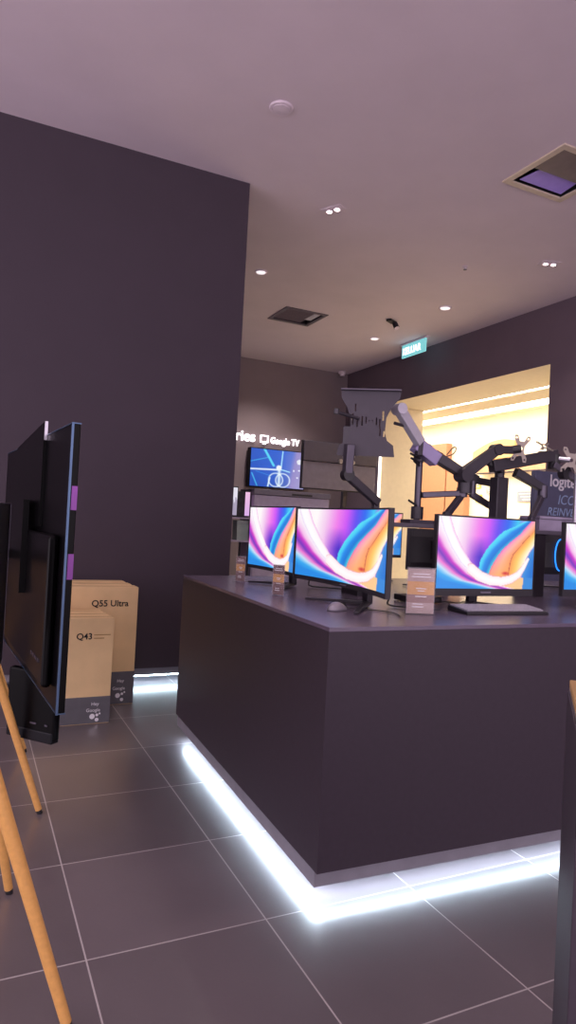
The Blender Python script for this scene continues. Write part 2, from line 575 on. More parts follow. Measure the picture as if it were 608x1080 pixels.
# ------------------------------------------------------------------ back wall sign and tv
t = thing('wall_sign', 'lit white lettering high on the dark back wall', 'sign', (4.6, 11.1, 2.775))
text_obj('lettering', 'Series', .265, M_sign, t, T(-.015, 0, 0) @ RX, .012, bold=.004, align='RIGHT')
text_obj('lettering', 'Google TV', .165, M_sign, t, T(.285, 0, .0) @ RX, .012, bold=.003, squash=.79)
bm = B()
for (a, b, c, d) in ((.08, .24, 0, .02), (.08, .24, .115, .135), (.08, .1, .02, .115), (.22, .24, .02, .115), (.13, .19, -.03, -.01)):
    box(bm, a, b, -.012, .012, c, d)
obj('screen_icon', bm, M_sign, t)

def color_grid(name, w, h, nx, nz, fn, m, parent, yfun=None, x0=None, z0=0.):
    """screen facing -y whose picture is stored per vertex; fn(u,v) -> srgb 0..255, v from the top"""
    x0 = -w / 2 if x0 is None else x0
    verts, faces, cols = [], [], []
    for j in range(nz + 1):
        for i in range(nx + 1):
            u, v = i / nx, j / nz
            x = x0 + w * u
            verts.append((x, yfun(x) if yfun else 0., z0 + h * (1 - v)))
            cols.append(fn(u, v))
    for j in range(nz):
        for i in range(nx):
            a = j * (nx + 1) + i
            faces.append((a, a + nx + 1, a + nx + 2, a + 1))
    me = bpy.data.meshes.new(name)
    me.from_pydata(verts, [], faces)
    at = me.color_attributes.new('Col', 'FLOAT_COLOR', 'POINT')
    flat = []
    for c in cols:
        flat += [lin(max(0, min(255, c[0])) / 255), lin(max(0, min(255, c[1])) / 255), lin(max(0, min(255, c[2])) / 255), 1.]
    at.data.foreach_set('color', flat)
    me.materials.append(m)
    o = bpy.data.objects.new(name, me)
    COL.objects.link(o)
    if parent:
        o.parent = parent
    return o

def mix3(a, b, t):
    t = max(0., min(1., t))
    return tuple(a[i] + (b[i] - a[i]) * t for i in range(3))

def ramp(stops, t):
    if t <= stops[0][0]:
        return stops[0][1]
    for (a, ca), (b, cb) in zip(stops, stops[1:]):
        if t <= b:
            return mix3(ca, cb, (t - a) / (b - a))
    return stops[-1][1]

def interp(pts, v):
    """x of a polyline [(x, v)...] sorted by v"""
    if v <= pts[0][1]:
        (x0, v0), (x1, v1) = pts[0], pts[1]
        return x0 + (x1 - x0) * (v - v0) / (v1 - v0)
    for (x0, v0), (x1, v1) in zip(pts, pts[1:]):
        if v <= v1:
            t = (v - v0) / (v1 - v0)
            return x0 + (x1 - x0) * t
    (x0, v0), (x1, v1) = pts[-2], pts[-1]
    return x1 + (x1 - x0) * (v - v1) / (v1 - v0)

SW_UP = [(.10, -.05), (.16, .2), (.24, .42), (.34, .63), (.45, .755), (.58, .82), (.72, .84)]
SW_LO = [(.00, -.05), (.055, .2), (.13, .42), (.23, .63), (.35, .79), (.47, .885), (.60, .93)]
TEAL_L = [(.90, .0), (.78, .09), (.66, .17), (.57, .30), (.49, .44), (.43, .60), (.415, .75), (.42, .80)]
TEAL_R = [(1.0, -.06), (.93, .05), (.84, .20), (.74, .32), (.66, .43), (.60, .55), (.55, .68), (.52, .80)]
OR_R = [(1.04, .06), (.98, .16), (.90, .28), (.83, .40), (.77, .50), (.745, .6), (.735, .70), (.725, .80)]
YE_R = [(1.06, .20), (1.0, .36), (.95, .46), (.915, .56), (.89, .69), (.87, .80), (.86, 1.)]

SWB = [(.34, .72, .045), (.43, .82, .045), (.54, .88, .042), (.66, .895, .04), (.76, .86, .036), (.84, .79, .03), (.89, .69, .022), (.94, .56, .012)]

def wallpaper(u, v):
    """abstract ribbons: white-pink-violet gradient, teal leaf, orange petals, white swoosh"""
    # background gradient left to right
    t = u + .10 * (v - .2)
    c = ramp([(0, (252, 240, 250)), (.18, (255, 250, 250)), (.28, (244, 205, 240)), (.40, (240, 130, 235)), (.50, (206, 90, 245)),
              (.60, (105, 80, 240)), (.70, (50, 110, 240)), (.80, (60, 200, 245)), (.90, (240, 110, 220)), (1., (255, 150, 210))], t - .0)
    if v > .25:
        dk = max(0, 1 - abs(u - .43) / .16) * min(1, (v - .25) / .3)
        c = mix3(c, (72, 50, 200), dk)
    tl, tr, orr, yr = interp(TEAL_L, v), interp(TEAL_R, v), interp(OR_R, v), interp(YE_R, v)
    lo, hi = interp(SW_LO, v), interp(SW_UP, v)
    if v < .84:
        if tl < u <= tr:
            s = (u - tl) / max(.01, tr - tl)
            c = ramp([(0, (90, 225, 250)), (.25, (70, 200, 245)), (.45, (40, 140, 235)), (.75, (30, 120, 215)), (1, (60, 190, 225))], s + .25 * (v - .4))
        elif tr < u <= orr:
            s = (u - tr) / max(.01, orr - tr)
            c = ramp([(0, (230, 80, 170)), (.1, (250, 150, 200)), (.5, (255, 185, 170)), (1, (255, 160, 110))], s)
            c = mix3(c, (255, 175, 80), max(0, (v - .45) * 1.6))
        elif orr < u <= yr:
            s = (u - orr) / max(.01, yr - orr)
            c = ramp([(0, (170, 60, 70)), (.08, (255, 165, 90)), (.45, (255, 205, 110)), (.8, (255, 240, 190)), (1, (255, 250, 240))], s)
        elif u > yr:
            s = (u - yr) / .1
            c = ramp([(0, (225, 150, 210)), (.15, (70, 150, 225)), (1, (35, 120, 215))], s)
        d = math.hypot((u - .70), (v - .775) * 1.4)
        if d < .05 and u > .55:
            c = mix3((205, 40, 60), c, d / .05)
    else:
        if u > yr + .03:
            c = (60, 140, 220)
        elif u > .60:
            c = (255, 205, 150)
    # lower-left streaks
    if u < lo:
        s = (lo - u)
        c = ramp([(0, (250, 240, 250)), (.04, (245, 190, 235)), (.07, (205, 60, 200)), (.11, (120, 60, 190)), (.16, (240, 120, 210)), (.22, (200, 225, 250)),
                  (.30, (60, 170, 240)), (.42, (40, 140, 230))], s * (.55 + .5 * v))
        if v < .3:
            c = mix3((255, 250, 250), c, v / .3)
    elif lo <= u <= hi and u < .62 and v < .94:
        s = (u - lo) / max(.01, hi - lo)
        c = ramp([(0, (235, 215, 245)), (.2, (255, 255, 255)), (.8, (255, 248, 252)), (1, (240, 180, 230))], s)
    # swoosh along the bottom and up the right side
    if v > .5 and u > .3:
        best = 9.
        for (x0, y0, w0), (x1, y1, w1) in zip(SWB, SWB[1:]):
            dx, dy = x1 - x0, (y1 - y0) * .65
            q = max(0, min(1, ((u - x0) * dx + (v - y0) * .65 * dy) / (dx * dx + dy * dy)))
            dd = math.hypot(u - x0 - q * dx, (v - y0) * .65 - q * dy) / (w0 + (w1 - w0) * q)
            best = min(best, dd)
        if best < 1:
            c = mix3((255, 255, 255), (255, 236, 240), best)
        elif best < 1.25:
            c = mix3((240, 170, 190), c, (best - 1) / .25)
    return c

def tv_picture(u, v):
    """blue scene with cyan light beams, a bright ring shape and a grey menu strip at right"""
    c = ramp([(0, (40, 90, 200)), (.5, (45, 100, 215)), (.72, (90, 120, 215)), (.8, (150, 140, 205)), (1, (165, 160, 215))], u + .1 * (v - .5))
    c = mix3(c, (25, 60, 150), max(0, (v - .5)) * .6 if u < .7 else 0)
    def line(x0, y0, x1, y1, w, col):
        nonlocal c
        dx, dy = x1 - x0, y1 - y0
        t = max(0, min(1, ((u - x0) * dx + (v - y0) * dy) / (dx * dx + dy * dy)))
        d = math.hypot(u - x0 - t * dx, v - y0 - t * dy)
        if d < w:
            c = mix3(col, c, (d / w) ** 3)
    line(.24, .0, .42, .42, .03, (90, 220, 250))
    line(.0, .55, .52, .52, .028, (235, 245, 255))
    line(.0, .35, .30, .22, .012, (70, 190, 240))
    line(.58, .02, .56, .45, .015, (170, 230, 255))
    line(.03, .66, .13, .98, .014, (70, 190, 240))
    line(.1, .6, .38, .7, .01, (60, 150, 230))
    line(.52, .50, .72, .56, .02, (170, 230, 255))
    line(.36, .75, .33, .98, .018, (220, 245, 255))
    for (cx, cy, r) in ((.47, .8, .13), (.60, .8, .13)):
        d = abs(math.hypot((u - cx), (v - cy) * .72) - r)
        if d < .02:
            c = mix3((240, 250, 255), c, d / .02)
    d = math.hypot(u - .52, (v - .47) * .7)
    if d < .06:
        c = mix3((250, 252, 255), c, max(0, d - .04) / .02)
    if abs(u - .53) < .05 and .5 < v < .98:
        c = mix3((235, 248, 255), c, abs(u - .53) / .05)
    for (cx, cy, r) in ((.9, .27, .05), (.9, .5, .02), (.87, .7, .018), (.8, .52, .018)):
        if math.hypot(u - cx, (v - cy) * .7) < r:
            c = (235, 238, 250)
    return c

t = thing('flat_tv', 'wall mounted flat television showing a blue picture under the lit lettering', 'television', (4.995, 11.13, 1.96))
bm = B(); box(bm, -.55, .55, -.17, -.03, 0, .70); obj('housing', bm, M_gloss, t, bevel=.005)
o = color_grid('screen', 1.07, .67, 110, 70, tv_picture, attr_mat('tv_picture_emission', .95), t, yfun=lambda x: -.1715, z0=.015)
bm = B(); box(bm, -.2, .2, -.03, 0, .2, .5); obj('bracket', bm, M_black, t)

# dark tv on a floor stand with its back to us
t = thing('floor_stand_tv', 'dark grey television on a floor stand seen from behind', 'television', (5.16, 9.0, 0))
bm = B(); box(bm, -.66, .66, .02, .06, 1.885, 2.625); obj('panel', bm, M_shell, t, bevel=.006)
bm = B(); box(bm, -.655, .655, -.03, .02, 2.31, 2.615); obj('rear_cover', bm, mat('charcoal_rear', '#4c4451', .5), t, bevel=.01)
bm = B(); box(bm, -.65, .65, -.005, .02, 1.90, 2.305); obj('lower_cover', bm, mat('grey_rear', '#736a78', .55), t, bevel=.006)
for s in (-.12, .1):
    bm = B(); cyl(bm, (s + .1, -.055, 2.34), (s + .1, -.03, 2.34), .035); obj('bolt', bm, M_silver, t)
bm = B(); box(bm, .11, .19, .06, .12, .03, 2.3); obj('column', bm, M_satin, t)
bm = B(); box(bm, -.4, .6, -.2, .45, 0, .03); obj('base', bm, M_satin, t, bevel=.01)

# grey display cabinet in the back room
t = thing('display_cabinet', 'tall lavender grey cabinet with slotted top panel behind the curved monitors', 'cabinet', (4.13, 8.5, 0))
bm = B(); box(bm, -.59, .59, 0, .5, 0, 1.72); obj('body', bm, M_lav, t, bevel=.004)
bm = B(); box(bm, -.60, .60, -.015, .5, 1.725, 1.80); obj('top', bm, M_grey, t, bevel=.004)
bm = B(); box(bm, -.02, .30, -.02, -.013, 1.74, 1.765); obj('slot', bm, M_black, t)
bm = B(); box(bm, -.57, .57, -.012, .0, 1.40, 1.58); obj('front_panel', bm, M_lav, t, bevel=.003)
bm = B(); box(bm, -.57, .57, -.012, .0, .1, 1.36); obj('front_panel', bm, M_lav, t, bevel=.003)

# open rack left of it with small things on it
t = thing('open_rack', 'open rack of thin shelves at the far edge of the left wall', 'rack', (3.22, 8.55, 0))
for z in (.55, 1.06, 1.375):
    bm = B(); box(bm, -.30, .30, -.06, .32, z, z + .02); obj('shelf', bm, M_lav, t)
for x in (-.29, .27):
    for y in (-.05, .29):
        bm = B(); box(bm, x, x + .02, y, y + .02, 0, 1.39); obj('post', bm, M_satin, t)
def city(u, v):
    k = math.sin(u * 19) * .5 + math.sin(u * 41 + 1) * .3
    return (225, 222, 235) if v < .45 + .18 * k else (165, 155, 180)
t = thing('tablet_display', 'small screen with pale skyline picture on the top rack shelf', 'display', (3.225, 8.56, 1.395))
bm = B(); box(bm, -.1, .1, .0, .02, .01, .42); obj('bezel', bm, M_black, t)
bm = B(); box(bm, -.07, .07, -.02, .08, 0, .012); obj('foot', bm, M_black, t)
color_grid('screen', .18, .38, 20, 24, city, attr_mat('small_screen_emission', 1.), t, yfun=lambda x: -.001, z0=.025)
t = thing('speaker_box', 'narrow black speaker between two small screens on the rack', 'speaker', (3.385, 8.6, 1.395))
bm = B(); box(bm, -.05, .05, 0, .12, 0, .36); obj('cabinet', bm, M_black, t, bevel=.005)
bm = B(); cyl(bm, (0, -.004, .1), (0, .001, .1), .035); obj('cone', bm, M_satin, t)
bm = B(); cyl(bm, (0, -.004, .24), (0, .001, .24), .022); obj('tweeter', bm, M_satin, t)
t = thing('tablet_display', 'small pink screen on the top rack shelf beside the grey cabinet', 'display', (3.483, 8.6, 1.395))
bm = B(); box(bm, -.04, .04, 0, .02, .01, .37); obj('bezel', bm, M_black, t)
bm = B(); box(bm, -.03, .03, -.02, .06, 0, .012); obj('foot', bm, M_black, t)
color_grid('screen', .07, .33, 6, 16, lambda u, v: mix3((240, 190, 225), (215, 170, 230), v), attr_mat('small_screen_emission', 1.), t, yfun=lambda x: -.001, z0=.025)
t = thing('storage_box', 'pale grey green box on the middle rack shelf', 'box', (3.43, 8.6, 1.08))
bm = B(); box(bm, -.1, .1, -.05, .12, 0, .25); obj('body', bm, mat('grey_green', '#a3b0ac', .6), t, bevel=.004)
bm = B(); box(bm, -.104, .104, -.054, .124, .235, .275); obj('lid', bm, mat('grey_green_lid', '#b4bfbb', .6), t, bevel=.004)

# ------------------------------------------------------------------ the island counter
AN = math.radians(-1.8)
KX, KY = 1.18, 2.075
def isl(lx, ly, z=1.0):
    return (KX + lx * math.cos(AN) - ly * math.sin(AN), KY + lx * math.sin(AN) + ly * math.cos(AN), z)
IL, IW = 3.6, 2.0
t = thing('display_counter', 'large matt black island counter lit from underneath', 'counter', (KX, KY, 0), AN)
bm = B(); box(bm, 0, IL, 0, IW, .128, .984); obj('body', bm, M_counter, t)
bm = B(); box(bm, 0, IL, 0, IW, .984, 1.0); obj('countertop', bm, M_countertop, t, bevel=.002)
bm = B(); s = .025
box(bm, .018, IL - s, s, s + .02, .068, .128); box(bm, s, IL - s, IW - s - .02, IW - s, .068, .128)
box(bm, .004, .018, s, IW - s, .068, .128); box(bm, IL - s - .02, IL - s, s + .02, IW - s - .02, .068, .128)
obj('plinth_lip', bm, M_plinth, t)
bm = B(); box(bm, .35, IL - .35, .35, IW - .35, 0, .128); obj('base', bm, M_counter, t)
LZ0, LZ1 = .070, .076
for (a, b, c, d) in ((.020, .062, .06, IW - .12), (.047, IL - .05, .047, .084)):
    bm = B(); box(bm, a, b, c, d, LZ0, LZ1); obj('led_strip', bm, M_led, t)['label'] = 'glowing white light strip'

# ------------------------------------------------------------------ monitors
def panel_mesh(w, z0, z1, yf, th, nx=28):
    bm = B()
    rows = []
    for i in range(nx + 1):
        x = -w / 2 + w * i / nx
        e = 1 - abs(2 * i / nx - 1) ** 4
        y = yf(x)
        rows.append([bm.verts.new(p) for p in ((x, y, z0), (x, y, z1), (x, y + th * .55, z1), (x, y + th * (.55 + .45 * e), z1 - .05),
                                              (x, y + th * (.55 + .45 * e), z0 + .05), (x, y + th * .55, z0))])
    for a, b in zip(rows, rows[1:]):
        for k in range(6):
            j = (k + 1) % 6
            bm.faces.new((a[k], a[j], b[j], b[k]))
    bm.faces.new(rows[0][::-1])
    bm.faces.new(rows[-1])
    return bm

def monitor(name, label, w, z0, z1, chin, R, nx, nz, loc, rotz, legs, fn=wallpaper, group=None, bez=.008, smat=None, poley=.11, logo=True):
    yf = (lambda x: -(R - math.sqrt(R * R - x * x))) if R else (lambda x: 0.)
    t = thing(name, label, 'monitor', loc, rotz, group)
    obj('panel', panel_mesh(w, z0, z1, yf, .045), M_shell, t)
    color_grid('screen', w - 2 * bez, z1 - z0 - chin - bez, nx, nz, fn, smat or attr_mat('wallpaper_emission', 1.0), t,
               yfun=lambda x: yf(x) - .0015, z0=z0 + chin)
    if logo and chin > .02:
        bm = B(); box(bm, -.03, .03, -.0035, .001, z0 + chin * .4, z0 + chin * .62); obj('badge', bm, M_grey, t)
    zc = (z0 + z1) / 2
    bm = B(); bar(bm, (0, poley, .012), (0, poley - .005, zc + .02), .05, .03, .045, .028); obj('pole', bm, M_satin, t, bevel=.003)
    bm = B(); box(bm, -.05, .05, .035, poley, zc - .05, zc + .05); obj('mount_block', bm, M_shell, t, bevel=.004)
    for (dx, dy) in legs:
        bm = B(); bar(bm, (0, poley, .016), (dx, dy, .009), .035, .018, .02, .01); obj('foot', bm, M_satin, t, bevel=.003)
    bm = B(); tube(bm, [(.02, poley + .02, zc - .06), (.03, poley + .06, zc - .14), (.09, poley + .06, .06), (.04, poley + .09, .012), (.12, poley + .16, .009), (.2, poley + .26, .009)], .004)
    obj('cable', bm, M_black, t, smooth=True)
    return t

# curved ultrawide at the front corner, facing the left
LF = AN - PI / 2                                      # facing -X of the island
w2 = .865
m2 = monitor('curved_monitor', 'wide curved monitor at the front corner of the counter', w2, .085, .445, .022, 1.9, 170, 96,
             isl(.35, .55, 1.0), LF, [(-.22, -.08), (.26, -.08)], poley=.13)
m1 = monitor('desktop_monitor', 'monitor at the far left end of the counter, behind the wide curved one', .625, .085, .452, .02, 1.9, 130, 80,
             isl(.335, 1.352, 1.0), LF + math.radians(2), [(-.20, -.06), (.20, -.06)], poley=.13)
m3 = monitor('desktop_monitor', 'flat monitor facing front with the keyboard before it', .60, .06, .442, .036, 0, 140, 88,
             isl(1.075, .45, 1.0), AN, [(-.25, -.05), (.2, -.05)], group='flat monitors facing front', poley=.1)
m4 = dup(m3, isl(1.872, .45, 1.0), AN, 'flat monitor at the right edge, mostly out of view')
# bright monitor at the far edge of the island
monitor('desktop_monitor', 'small bright monitor far behind, glimpsed between the two front monitors', .56, .16, .47, .02, 0, 70, 40,
        isl(1.2, 1.80, 1.0), AN, [(-.16, -.1), (.16, -.1)], logo=False)

def back_monitor(label, x, y, w, z0, z1, ring=False):
    """monitor on the far half of the island, its back towards us"""
    t = thing('desktop_monitor', label, 'monitor', isl(x, y), AN + PI)
    obj('panel', panel_mesh(w, z0, z1, lambda x: 0., .05), M_shell, t)
    color_grid('screen', w - .016, z1 - z0 - .03, 12, 8, wallpaper, attr_mat('wallpaper_emission', 1.0), t, yfun=lambda x: -.0015, z0=z0 + .02)
    zc = (z0 + z1) / 2
    bm = B(); bar(bm, (0, .13, .012), (0, .12, zc + .03), .045, .03); obj('pole', bm, M_satin, t, bevel=.003)
    bm = B(); box(bm, -.06, .06, .04, .115, zc - .06, zc + .06); obj('mount_block', bm, M_black, t, bevel=.004)
    for s in (-1, 1):
        bm = B(); bar(bm, (0, .13, .016), (s * .17, -.08, .009), .035, .018, .02, .01); obj('foot', bm, M_satin, t, bevel=.003)
        bm = B(); bar(bm, (0, .13, .016), (s * .10, .24, .009), .03, .018, .02, .01); obj('foot', bm, M_satin, t, bevel=.003)
    if ring:
        bm = B()
        pts = [(.10 + .05 * math.cos(a), .055, zc + .11 * math.sin(a)) for a in [math.radians(-88 + 176 * k / 8) for k in range(9)]]
        tube(bm, pts, .0045)
        obj('light_ring', bm, mat('blue_led', '#2080ff', .4, emit=(.02, .25, 1.), strength=1.6), t)
    return t
back_monitor('black monitor back under the riser, right of the wide curved monitor', 1.46, 1.40, .42, .11, .37)
back_monitor('black monitor back with a blue glowing arc, at the right', 2.60, 1.42, .54, .10, .372, True)

# ------------------------------------------------------------------ riser across the island and its arms
t = thing('display_riser', 'long dark grey riser shelf along the middle of the island counter', 'riser', isl(.62, .90), AN)
bm = B(); box(bm, 0, 2.8, 0, .22, .372, .395); obj('shelf', bm, mat('riser_grey', '#5f5866', .45), t, bevel=.003)
for x in (.02, 1.22, 2.70):
    bm = B(); box(bm, x, x + .075, .02, .20, 0, .372); obj('post', bm, M_satin, t, bevel=.003)
RZ = 1.395
t = thing('storage_case', 'lavender grey case lying on riser right of the front monitor', 'case', isl(1.88, .94, RZ), AN)
bm = B(); box(bm, 0, .62, 0, .17, 0, .088); obj('body', bm, M_lav, t, bevel=.004)
bm = B(); box(bm, -.003, .623, -.003, .173, .068, .074); obj('seam', bm, M_grey, t)
bm = B(); box(bm, .26, .36, -.012, 0, .03, .045); obj('handle', bm, M_black, t, bevel=.003)

def xplate(c, s, sz, th, M):
    """cross shaped mounting plate with four arms and screw holes"""
    out = [(-s, sz), (-s * .62, sz), (-s * .30, sz * .55), (s * .30, sz * .55), (s * .62, sz), (s, sz), (s, sz * .70), (s * .48, sz * .22), (s * .48, -sz * .22), (s, -sz * .70),
           (s, -sz), (s * .62, -sz), (s * .30, -sz * .55), (-s * .30, -sz * .55), (-s * .62, -sz), (-s, -sz), (-s, -sz * .70), (-s * .48, -sz * .22), (-s * .48, sz * .22), (-s, sz * .70)]
    holes = []
    for a in (-1, 1):
        for b in (-1, 1):
            holes.append([(a * s * .76 + .006 * math.cos(q * PI / 4), b * sz * .80 + .006 * math.sin(q * PI / 4)) for q in range(8)])
    holes.append([(.012 * math.cos(q * PI / 5), .012 * math.sin(q * PI / 5)) for q in range(10)])
    bm = B()
    plate(bm, out, holes, -th / 2, th / 2, Matrix.Translation(c) @ M)
    return bm
M_vesa = mat('bronze_grey_plate', '#8a7f78', .4, .4)
M_armgrey = mat('light_grey_arm', '#b3aebb', .4, .2)
M_armlav = mat('lilac_arm_cover', '#9184ad', .4, .1)

def joint(parent, p, r, h, m=M_satin, name='joint'):
    bm = B(); cyl(bm, (p[0], p[1], p[2] - h / 2), (p[0], p[1], p[2] + h / 2), r); return obj(name, bm, m, parent, bevel=.002)
def seg(parent, p0, p1, w, h, m=M_satin, name='arm', w1=None, h1=None):
    bm = B(); bar(bm, p0, p1, w, h, w1, h1); return obj(name, bm, m, parent, bevel=.005)
# all arm coordinates below: island x, island y - 1.0, height above the riser top
def armroot(name, label, x):
    return thing(name, label, 'monitor arm', isl(x, 1.0, RZ), AN)

# 1: laptop tray arm at the left
a = armroot('tray_arm', 'hourglass slotted laptop tray on a bent desk arm', .72)
joint(a, (.05, 0, .02), .04, .04, M_black, 'clamp')
seg(a, (.05, 0, .0), (.05, 0, .12), .035, .035, M_satin, 'pole')
seg(a, (.06, -.01, .10), (-.15, -.03, .235), .035, .045, M_satin, 'lower_arm')
seg(a, (-.15, -.03, .225), (-.155, -.05, .395), .045, .045, M_steel, 'upper_arm')
bm = B(); cyl(bm, (-.15, -.055, .235), (-.15, -.01, .235), .032); obj('elbow', bm, M_black, a)
out = [(-.185, .165), (.19, .165), (.185, .125), (.135, .075), (.105, .02), (.10, -.06), (.115, -.10), (.155, -.125), (.165, -.185), (-.195, -.185), (-.185, -.135), (-.135, -.105),
       (-.115, -.06), (-.12, .02), (-.145, .075), (-.18, .12)]
holes = []
for (x, z, h) in ((-.105, .01, .06), (-.075, -.01, .045), (-.045, 0., .05), (-.02, .005, .035), (.045, 0, .04), (.065, -.01, .045), (.085, .03, .05), (-.09, .07, .04), (.07, -.055, .045), (.095, -.065, .03)):
    w = .0045
    holes.append([(x - w, z - h / 2), (x + w, z - h / 2), (x + w, z + h / 2), (x - w, z + h / 2)])
for x in (0., .02):
    holes.append([(x + .004 * math.cos(q * PI / 3), .003 + .004 * math.sin(q * PI / 3)) for q in range(6)])
bm = B()
TR = Matrix.Translation((-.05, -.06, .525)) @ Matrix.Rotation(math.radians(-32), 4, 'Z') @ Matrix.Diagonal((.84, 1, 1, 1))
plate(bm, out, holes, -.002, .002, TR)
obj('tray', bm, mat('tray_grey', '#3d3741', .45, .3), a)
bm = B(); box(bm, -.185, .19, -.03, .0, .160, .166, M=TR); obj('tray_lip', bm, M_steel, a)
bm = B(); cyl(bm, (-.255, -.09, .545), (-.12, -.07, .53), .009); cyl(bm, (-.262, -.09, .535), (-.262, -.09, .562), .014); obj('clamp_rod', bm, M_satin, a)
bm = B(); cyl(bm, (.10, -.07, .53), (.20, -.06, .52), .009); obj('clamp_rod', bm, M_satin, a)
bm = B(); box(bm, -.16, -.08, .002, .05, -.19, -.03, M=TR); obj('bracket', bm, M_satin, a)

# 2: main post with a raised arm and a lower arm
a = armroot('monitor_arm', 'two armed monitor stand on a round post left of the front monitor', 1.04)
bm = B(); box(bm, -.075, .085, -.05, .05, 0, .022); obj('base', bm, M_steel, a, bevel=.003)
bm = B(); cyl(bm, (0, 0, .02), (0, 0, .47), .019); obj('pole', bm, M_steel, a)
joint(a, (0, 0, .06), .034, .07, M_satin, 'base_collar')
joint(a, (0, 0, .385), .034, .08, M_satin, 'collar')
bm = B(); cyl(bm, (-.02, -.02, .10), (-.085, -.04, .125), .006); obj('locking_lever', bm, M_black, a)
for (dz, ln) in ((.335, .07), (.36, .075), (.32, .05)):
    bm = B(); cyl(bm, (-.02, -.03, dz), (-.02 - ln, -.05, dz + .02), .006); obj('locking_lever', bm, M_black, a)
# pale link that rises to the left
seg(a, (-.045, -.06, .44), (-.20, -.085, .60), .045, .055, M_armgrey, 'upper_arm')
bm = B(); cyl(bm, (-.205, -.12, .605), (-.205, -.05, .605), .03); obj('tip', bm, M_armgrey, a)
seg(a, (-.045, -.06, .46), (-.05, -.06, .37), .035, .035, M_satin, 'wrist')
seg(a, (-.06, -.04, .435), (.075, -.05, .355), .07, .075, M_armlav, 'arm_cover')
seg(a, (.05, -.05, .385), (.27, -.07, .285), .055, .06, M_satin, 'arm', .05, .05)
joint(a, (.265, -.07, .235), .04, .10, M_satin)
seg(a, (.22, -.09, .28), (.45, -.10, .445), .055, .068, M_satin, 'arm', .05, .055)
bm = B(); cyl(bm, (.235, -.13, .285), (.235, -.05, .285), .04); obj('knuckle', bm, M_satin, a)
bm = B(); cyl(bm, (.45, -.13, .445), (.45, -.07, .445), .034); obj('knuckle', bm, M_satin, a)
seg(a, (.45, -.10, .447), (.575, -.10, .455), .04, .045, M_satin, 'wrist')
obj('mounting_plate', xplate((.605, -.125, .465), .043, .076, .004, Matrix.Rotation(math.radians(-32), 4, 'Z') @ Matrix.Rotation(math.radians(8), 4, 'Y')), M_vesa, a)
bm = B(); cyl(bm, (.56, -.10, .455), (.604, -.124, .464), .024); obj('tilt_head', bm, M_black, a)
seg(a, (.01, -.02, .16), (.255, -.06, .185), .04, .034, M_steel, 'lower_arm')
joint(a, (.255, -.06, .19), .03, .055, M_steel)
seg(a, (.25, -.06, .17), (.13, -.10, .06), .03, .036, M_steel, 'lower_arm')
seg(a, (.125, -.10, .075), (.125, -.10, .002), .035, .035, M_satin, 'drop_rod')

# 3: square column with a long cross arm
a = armroot('monitor_arm', 'square column monitor stand with long cross arm behind the front monitor', 1.61)
bm = B(); box(bm, -.07, .07, -.05, .05, 0, .015); obj('base', bm, M_steel, a, bevel=.003)
bm = B(); box(bm, -.042, .042, -.035, .035, .015, .30); obj('column', bm, M_satin, a, bevel=.006)
bm = B(); cyl(bm, (0, 0, .30), (0, 0, .36), .028); obj('neck', bm, M_satin, a)
seg(a, (-.10, -.04, .355), (.37, -.06, .462), .06, .068, M_satin, 'cross_arm')
bm = B(); bar(bm, (-.02, -.04, .35), (-.12, -.04, .375), .05, .06, .03, .03); obj('end_cap', bm, M_black, a, bevel=.004)
seg(a, (.10, -.02, .34), (.30, -.04, .255), .045, .055, M_satin, 'arm', .04, .045)
joint(a, (.30, -.04, .235), .028, .075, M_steel)
seg(a, (.30, -.04, .215), (.185, -.08, .07), .03, .036, M_steel, 'lower_arm')
seg(a, (.185, -.08, .08), (.185, -.08, .0), .034, .034, M_steel, 'drop_rod')
bm = B(); cyl(bm, (.27, -.05, .44), (.27, -.05, .475), .022); obj('tilt_head', bm, M_black, a)
obj('mounting_plate', xplate((.27, -.07, .505), .05, .035, .004, Matrix.Rotation(math.radians(-40), 4, 'X')), M_vesa, a)
joint(a, (.36, -.06, .42), .035, .09, M_black)
seg(a, (.33, -.08, .40), (.53, -.10, .31), .035, .04, M_steel, 'arm')
bm = B(); cyl(bm, (.36, -.07, .44), (.42, -.125, .432), .018); obj('tilt_head', bm, M_silver, a)
obj('mounting_plate', xplate((.425, -.13, .43), .055, .075, .004, Matrix.Rotation(math.radians(-30), 4, 'Z') @ Matrix.Rotation(math.radians(6), 4, 'Y')), M_vesa, a)
bm = B(); cyl(bm, (.415, -.07, .355), (.42, -.11, .355), .04); obj('ball_joint', bm, M_black, a)
# 4: rear arm reaching left with cable loops
a = armroot('monitor_arm', 'rear monitor arm with wire loops reaching left behind the square column', 1.70)
a.location = isl(1.72, 1.09, RZ)
bm = B(); box(bm, -.05, .05, -.02, .02, 0, .015); obj('base', bm, M_steel, a)
bm = B(); cyl(bm, (0, 0, .015), (0, 0, .06), .02); obj('pole', bm, M_steel, a)
seg(a, (0, 0, .05), (-.08, .02, .14), .03, .036, M_steel, 'lower_arm')
seg(a, (-.08, .02, .135), (-.21, .04, .20), .03, .038, M_steel, 'lower_arm')
joint(a, (-.205, .04, .235), .026, .085, M_steel)
seg(a, (-.17, .04, .285), (-.46, .06, .395), .045, .05, M_satin, 'arm')
seg(a, (-.02, .04, .27), (-.20, .04, .285), .035, .04, M_satin, 'wrist')
bm = B(); cyl(bm, (-.46, .02, .395), (-.46, .10, .395), .032); obj('knuckle', bm, M_satin, a)
for s in (-1, 1):
    bm = B(); tube(bm, [(-.42 + s * .03, .06, .41), (-.43 + s * .085, .05, .43), (-.43 + s * .105, .05, .465), (-.43 + s * .08, .05, .465), (-.43 + s * .045, .06, .42)], .0035); obj('wire_loop', bm, M_satin, a)
